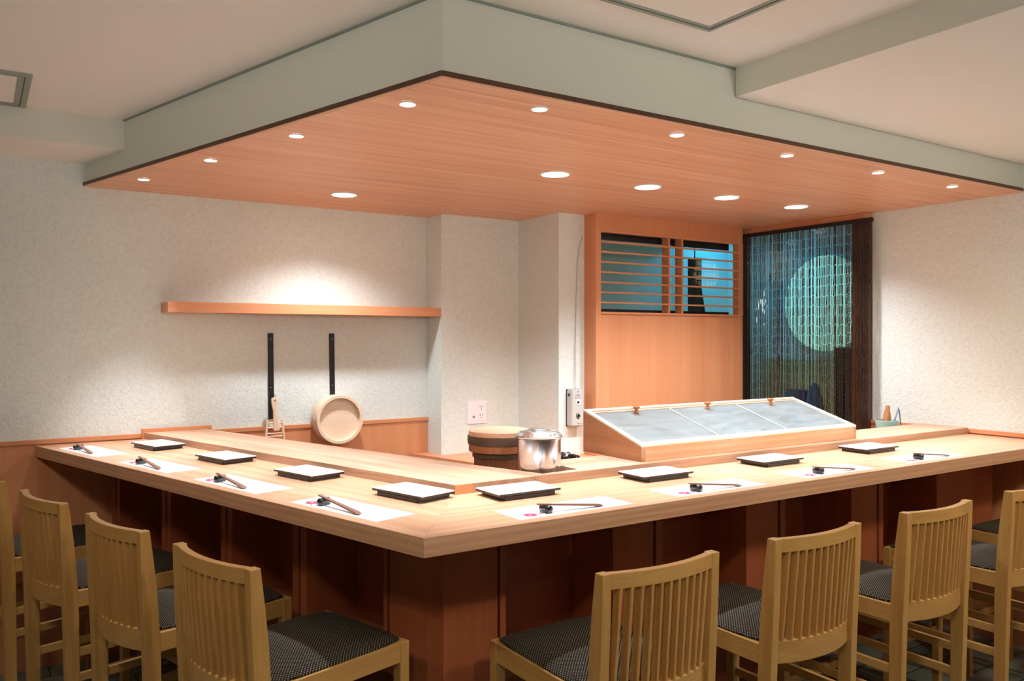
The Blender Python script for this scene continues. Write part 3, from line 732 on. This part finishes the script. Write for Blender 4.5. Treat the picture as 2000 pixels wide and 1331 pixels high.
# ------------------------------------------------------------------ bead curtain
bc = thing('bead_curtain', (3.1, 1.33, 2.05), 'dark bamboo bead curtain hanging from a black rail in the doorway', 'curtain')
MB().box(-.011, .011, -.442, .450, -.009, .013, bev=.002).build('rail', 'blackwood', bc)
for y in (.385, -.395):
    MB().tube([(0, y, .012), (0, y, .022), (.004, y+.006, .030), (0, y+.008, .038), (-.004, y+.002, .034)], .0015, 6).build('hook', 'metal', bc)
rnd = random.Random(11)
b = bmesh.new()
ys = []
y = -.36
while y < .40: ys.append((y+rnd.uniform(-.0015, .0015), rnd.uniform(-.004, .004))); y += rnd.choice((.006, .007, .0085, .010, .0135))
for i in range(16): ys.append((-.43+.0045*i+rnd.uniform(-.001, .001), rnd.uniform(-.008, .008)))
for (y, x) in ys:
    z = -.008; fan = rnd.uniform(-.0015, .0015)
    ph = rnd.uniform(-.003, .003); k_ = 0
    while z > -1.12:
        L_ = .052+rnd.uniform(-.004, .004); r = .0021+rnd.uniform(-.0002, .0004)
        if k_ == 0: L_ += ph
        tilt = rnd.uniform(-.0016, .0016)
        y0 = y+fan*(-z)*2; ring0 = []; ring1 = []
        for q in range(6):
            a = q*PI/3; dx, dy = r*math.cos(a), r*math.sin(a)
            ring0.append(b.verts.new((x+dx, y0+dy, z))); ring1.append(b.verts.new((x+dx, y0+dy+tilt, z-L_)))
        for q in range(6): b.faces.new((ring0[q], ring0[(q+1) % 6], ring1[(q+1) % 6], ring1[q]))
        b.faces.new(ring0); b.faces.new(ring1[::-1])
        z -= L_+.0028; k_ += 1
bmesh.ops.recalc_face_normals(b, faces=b.faces)
mb = MB(); mb.join(b); so_ = mb.build('strands', 'strand', bc, smooth=True); so_['kind'] = 'stuff'

# ------------------------------------------------------------------ things in the passage
ml = thing('round_lamp', (4.58, 2.22, 1.69), 'large round pale green lit disc behind the bead curtain', 'lamp')
MB().lathe([(0, 0), (.36, 0), (.365, .01), (.365, .045), (.35, .055), (0, .06)], 72, Matrix.Rotation(-PI/2, 4, 'Y'), cap=False).build('shade', 'moon', ml, smooth=True)
MB().lathe([(.365, .0), (.385, .0), (.385, .03), (.365, .03)], 72, Matrix.Rotation(-PI/2, 4, 'Y'), cap=False).build('rim', 'glaze', ml, smooth=True)
struct(BX('trim_6', 'dado', 4.585, 4.6, 2.02, 2.84, 0, 1.25))
tag(BX('wired_glass_door', 'wired', 4.05, 4.08, 1.3, 1.79, 0, 1.36), 'dark diagonal-patterned glass panel behind the right side of the curtain', 'glass panel')
bu = thing('blue_bucket', (3.95, 2.02, .9), 'dark blue round bucket behind the bead curtain, low down', 'bucket')
MB().lathe([(0, 0), (.075, 0), (.09, .16), (.084, .16), (.07, .01), (0, .01)], 32, cap=False).build('body', 'bluebag', bu, smooth=True)
bg = MB().lathe([(0, 0), (.06, .0), (.065, .03), (.05, .12), (.03, .19), (.012, .22), (0, .225)], 24, cap=False)
o = bg.build('blue_bag', 'bluebag', None, smooth=True); o.location = (3.9, 1.84, .9); tag(o, 'bright blue plastic bag beside the dark glass panel behind curtain', 'bag')
pt = thing('passage_table', (3.93, 1.95, 0), 'low side table behind the bead curtain under the blue things', 'table')
MB().box(-.14, .1, -.2, .22, .875, .899, bev=.002).build('tabletop', 'dado', pt)
for x in (-.12, .08):
    for y in (-.18, .2): MB().box(x-.012, x+.012, y-.012, y+.012, 0, .875).build('leg', 'dado', pt)
# black slatted tool hanging behind the window
hk = thing('hanging_tool_rack', (3.235, 2.3, 1.42), 'black forked tool holder hanging behind the window grille', 'tool holder')
MB().side([(-.03, 0), (.03, 0), (.03, .55), (-.03, .55)], -.035, .035).build('body', 'black', hk)
MB().tube([(.02, 0, .46), (.11, 0, .06), (.03, 0, .05)], .016, 6).build('fork', 'black', hk)
MB().tube([(0, 0, .54), (0, 0, .678)], .004, 6).build('cord', 'black', hk)
cl2 = MB()
for z in (.40, .46, .50): cl2.lathe([(0, 0), (.022, 0), (.022, .03), (0, .03)], 20, Matrix.Translation((0, -.03, z)))
cl2.build('clips', 'white_plastic', hk)

# ------------------------------------------------------------------ ceiling hatches
def hatch(name, x0, x1, y0, y1, wd, lab):
    h = thing(name, ((x0+x1)/2, (y0+y1)/2, CEIL-.0002), lab, 'hatch', group=None)
    X, Y = (x1-x0)/2, (y1-y0)/2; m = MB()
    for (a, b_, c_, d_) in ((-X, X, -Y, -Y+wd), (-X, X, Y-wd, Y), (-X, -X+wd, -Y+wd, Y-wd), (X-wd, X, -Y+wd, Y-wd)): m.box(a, b_, c_, d_, -.008, 0)
    m.build('outer_frame', 'hatch_metal', h, bevel=.001)
    m = MB(); g = wd+.003; X -= g; Y -= g
    for (a, b_, c_, d_) in ((-X, X, -Y, -Y+wd), (-X, X, Y-wd, Y), (-X, -X+wd, -Y+wd, Y-wd), (X-wd, X, -Y+wd, Y-wd)): m.box(a, b_, c_, d_, -.006, 0)
    m.build('inner_frame', 'hatch_metal', h, bevel=.001)
    MB().box(-X+wd, X-wd, -Y+wd, Y-wd, -.004, 0).build('panel', 'ceiling', h)
hatch('ceiling_hatch', -1.15, -.701, 1.53, 1.99, .020, 'grey framed ceiling hatch at the far left above the dropped beam')
hatch('ceiling_hatch', .47, .921, -.46, -.011, .012, 'thin grey framed ceiling hatch right of the wooden soffit corner')

# ------------------------------------------------------------------ lamps
def lamp_proto(name, r):
    t = thing(name, (0, 0, 0), '', 'downlight')
    MB().lathe([(r, -.0025), (r*1.02, -.0045), (r*1.16, -.003), (r*1.18, 0), (r, 0)], 40, cap=False).build('ring', 'trim_ring', t, smooth=True)
    MB().lathe([(0, -.0022), (r, -.0022), (r, -.0002), (0, -.0002)], 40).build('lens', 'lens', t)
    return t
def light(kind, loc, power, col, size=.05, ang=None, blend=.5, name='lamp_light', target=None):
    ld = bpy.data.lights.new(name, kind); o = bpy.data.objects.new(name, ld); C.objects.link(o); o.location = loc
    ld.energy = power; ld.color = col
    if kind == 'SPOT': ld.spot_size = ang; ld.spot_blend = blend; ld.shadow_soft_size = size
    elif kind == 'AREA': ld.shape = 'DISK'; ld.size = size
    elif kind == 'POINT': ld.shadow_soft_size = size
    if target is not None: o.rotation_euler = (Vector(target)-Vector(loc)).to_track_quat('-Z', 'Y').to_euler()
    return o
sp = lamp_proto('spot_downlight', .022); dn = lamp_proto('round_downlight', .055)
spots = [(LF(.374, .28), 'small bright spot in the soffit left edge, nearest its corner'), (LF(.928, .28), 'small bright spot in the soffit left edge, second from its corner'),
         (LF(1.489, .28), 'small bright spot in the soffit left edge, third from its corner'), (LF(2.047, .28), 'small bright spot in the soffit left edge, nearest the left wall'),
         (Vector((.516, .27, 0)), 'small bright spot in the soffit right edge, nearest its corner'), (Vector((1.069, .27, 0)), 'small bright spot in the soffit right edge, second from its corner'),
         (Vector((1.624, .27, 0)), 'small bright spot in the soffit right edge, third from its corner'), (Vector((2.188, .27, 0)), 'small bright spot in the soffit right edge, fourth from its corner'),
         (Vector((2.74, .27, 0)), 'small bright spot in the soffit right edge, nearest the right wall')]
WARM = (.86, .935, 1.0)
for i, (p, lab) in enumerate(spots):
    loc = Vector((p.x, p.y, SOF-.0005))
    if i == 0: sp.location = loc; sp['label'] = lab; sp['group'] = 'small spots along the soffit edge'
    else: dup(sp, loc, 0, lab, 'small spots along the soffit edge')
    light('SPOT', (p.x, p.y, SOF-.012), P_SPOT*4, WARM, .018, math.radians(54), 1.0)
downs = [((.575, 1.939), 'large round downlight alone on the left, above the wall shelf'), ((1.118, 1.015), 'large round downlight, leftmost of the row of four'),
         ((1.627, 1.018), 'large round downlight, second of the row of four'), ((2.127, 1.014), 'large round downlight, third of the row of four'), ((2.632, 1.009), 'large round downlight, rightmost of the four near the curtain')]
for i, (p, lab) in enumerate(downs):
    loc = Vector((p[0], p[1], SOF-.0005))
    if i == 0: dn.location = loc; dn['label'] = lab; dn['group'] = 'large downlights in the soffit'
    else: dup(dn, loc, 0, lab, 'large downlights in the soffit')
    light('SPOT', (p[0], p[1], SOF-.012), P_DOWN*4, WARM, .05, math.radians(128), .9)
# guests' side ceiling lights (out of frame)
room = [(LF(.1, -1.35), CEIL), (LF(1.3, -1.35), CEIL), (LF(-1.2, -1.5), CEIL), (Vector((.3, -1.5, 0)), CEIL), (Vector((1.7, -1.3, 0)), 2.223), (Vector((2.7, -1.2, 0)), 2.223)]
rl = lamp_proto('ceiling_light', .07)
for i, (p, z) in enumerate(room):
    loc = Vector((p.x, p.y, z-.0005)); lab = 'round ceiling light over the guest side, out of view behind the photographer'
    if i == 0: rl.location = loc; rl['label'] = lab; rl['group'] = 'ceiling lights over the guest side'
    else: dup(rl, loc, 0, lab, 'ceiling lights over the guest side')
    light('SPOT', (p.x, p.y, z-.015), P_ROOM*4*(.55, .28, .8, 1, 1, 1)[i], (1, .96, .84), .06, math.radians(165), .4)
for i, (x, y, tg) in enumerate(((-2.4, -.4, (-.6, 1.0, 2.75)), (-1.6, -2.6, (.1, -.2, 2.85)), (1.4, -2.9, (1.9, 0, 2.8)))):  # uplights added out of view to brighten the ceiling and fascia
    fl_ = thing('added_uplight', (x, y, 0), 'torch-shaped uplight added out of view behind the photographer', 'lamp', group='added uplights behind the photographer')
    MB().lathe([(0, 0), (.13, 0), (.13, .015), (.02, .03), (0, .03)], 32).build('base', 'metal', fl_)
    MB().tube([(0, 0, .02), (0, 0, 1.62)], .012, 12).build('pole', 'metal', fl_)
    MB().lathe([(.015, 1.6), (.06, 1.63), (.15, 1.75), (.146, 1.75), (.056, 1.64), (0, 1.63)], 32, cap=False).build('bowl_shade', 'metal', fl_, smooth=True)
    light('SPOT', (x, y, 1.80), P_UP*(2.2 if i == 0 else 4.8), (.98, 1, .92), .08, math.radians(84), .9, target=tg)
# the back room's cold light, plus added warm fill points
light('AREA', (3.9, 2.55, 2.28), 6, (.02, .42, .78), .5, target=(3.9, 2.45, 0))
light('AREA', (3.75, 2.3, 1.0), 1.5, (.02, .58, .80), .25, target=(3.95, 2.85, 1.5))
light('POINT', (3.6, 2.3, .7), 4, (1, .85, .5), .1)
light('POINT', (3.7, 1.0, 1.9), 1.5, (1, .85, .55), .1)
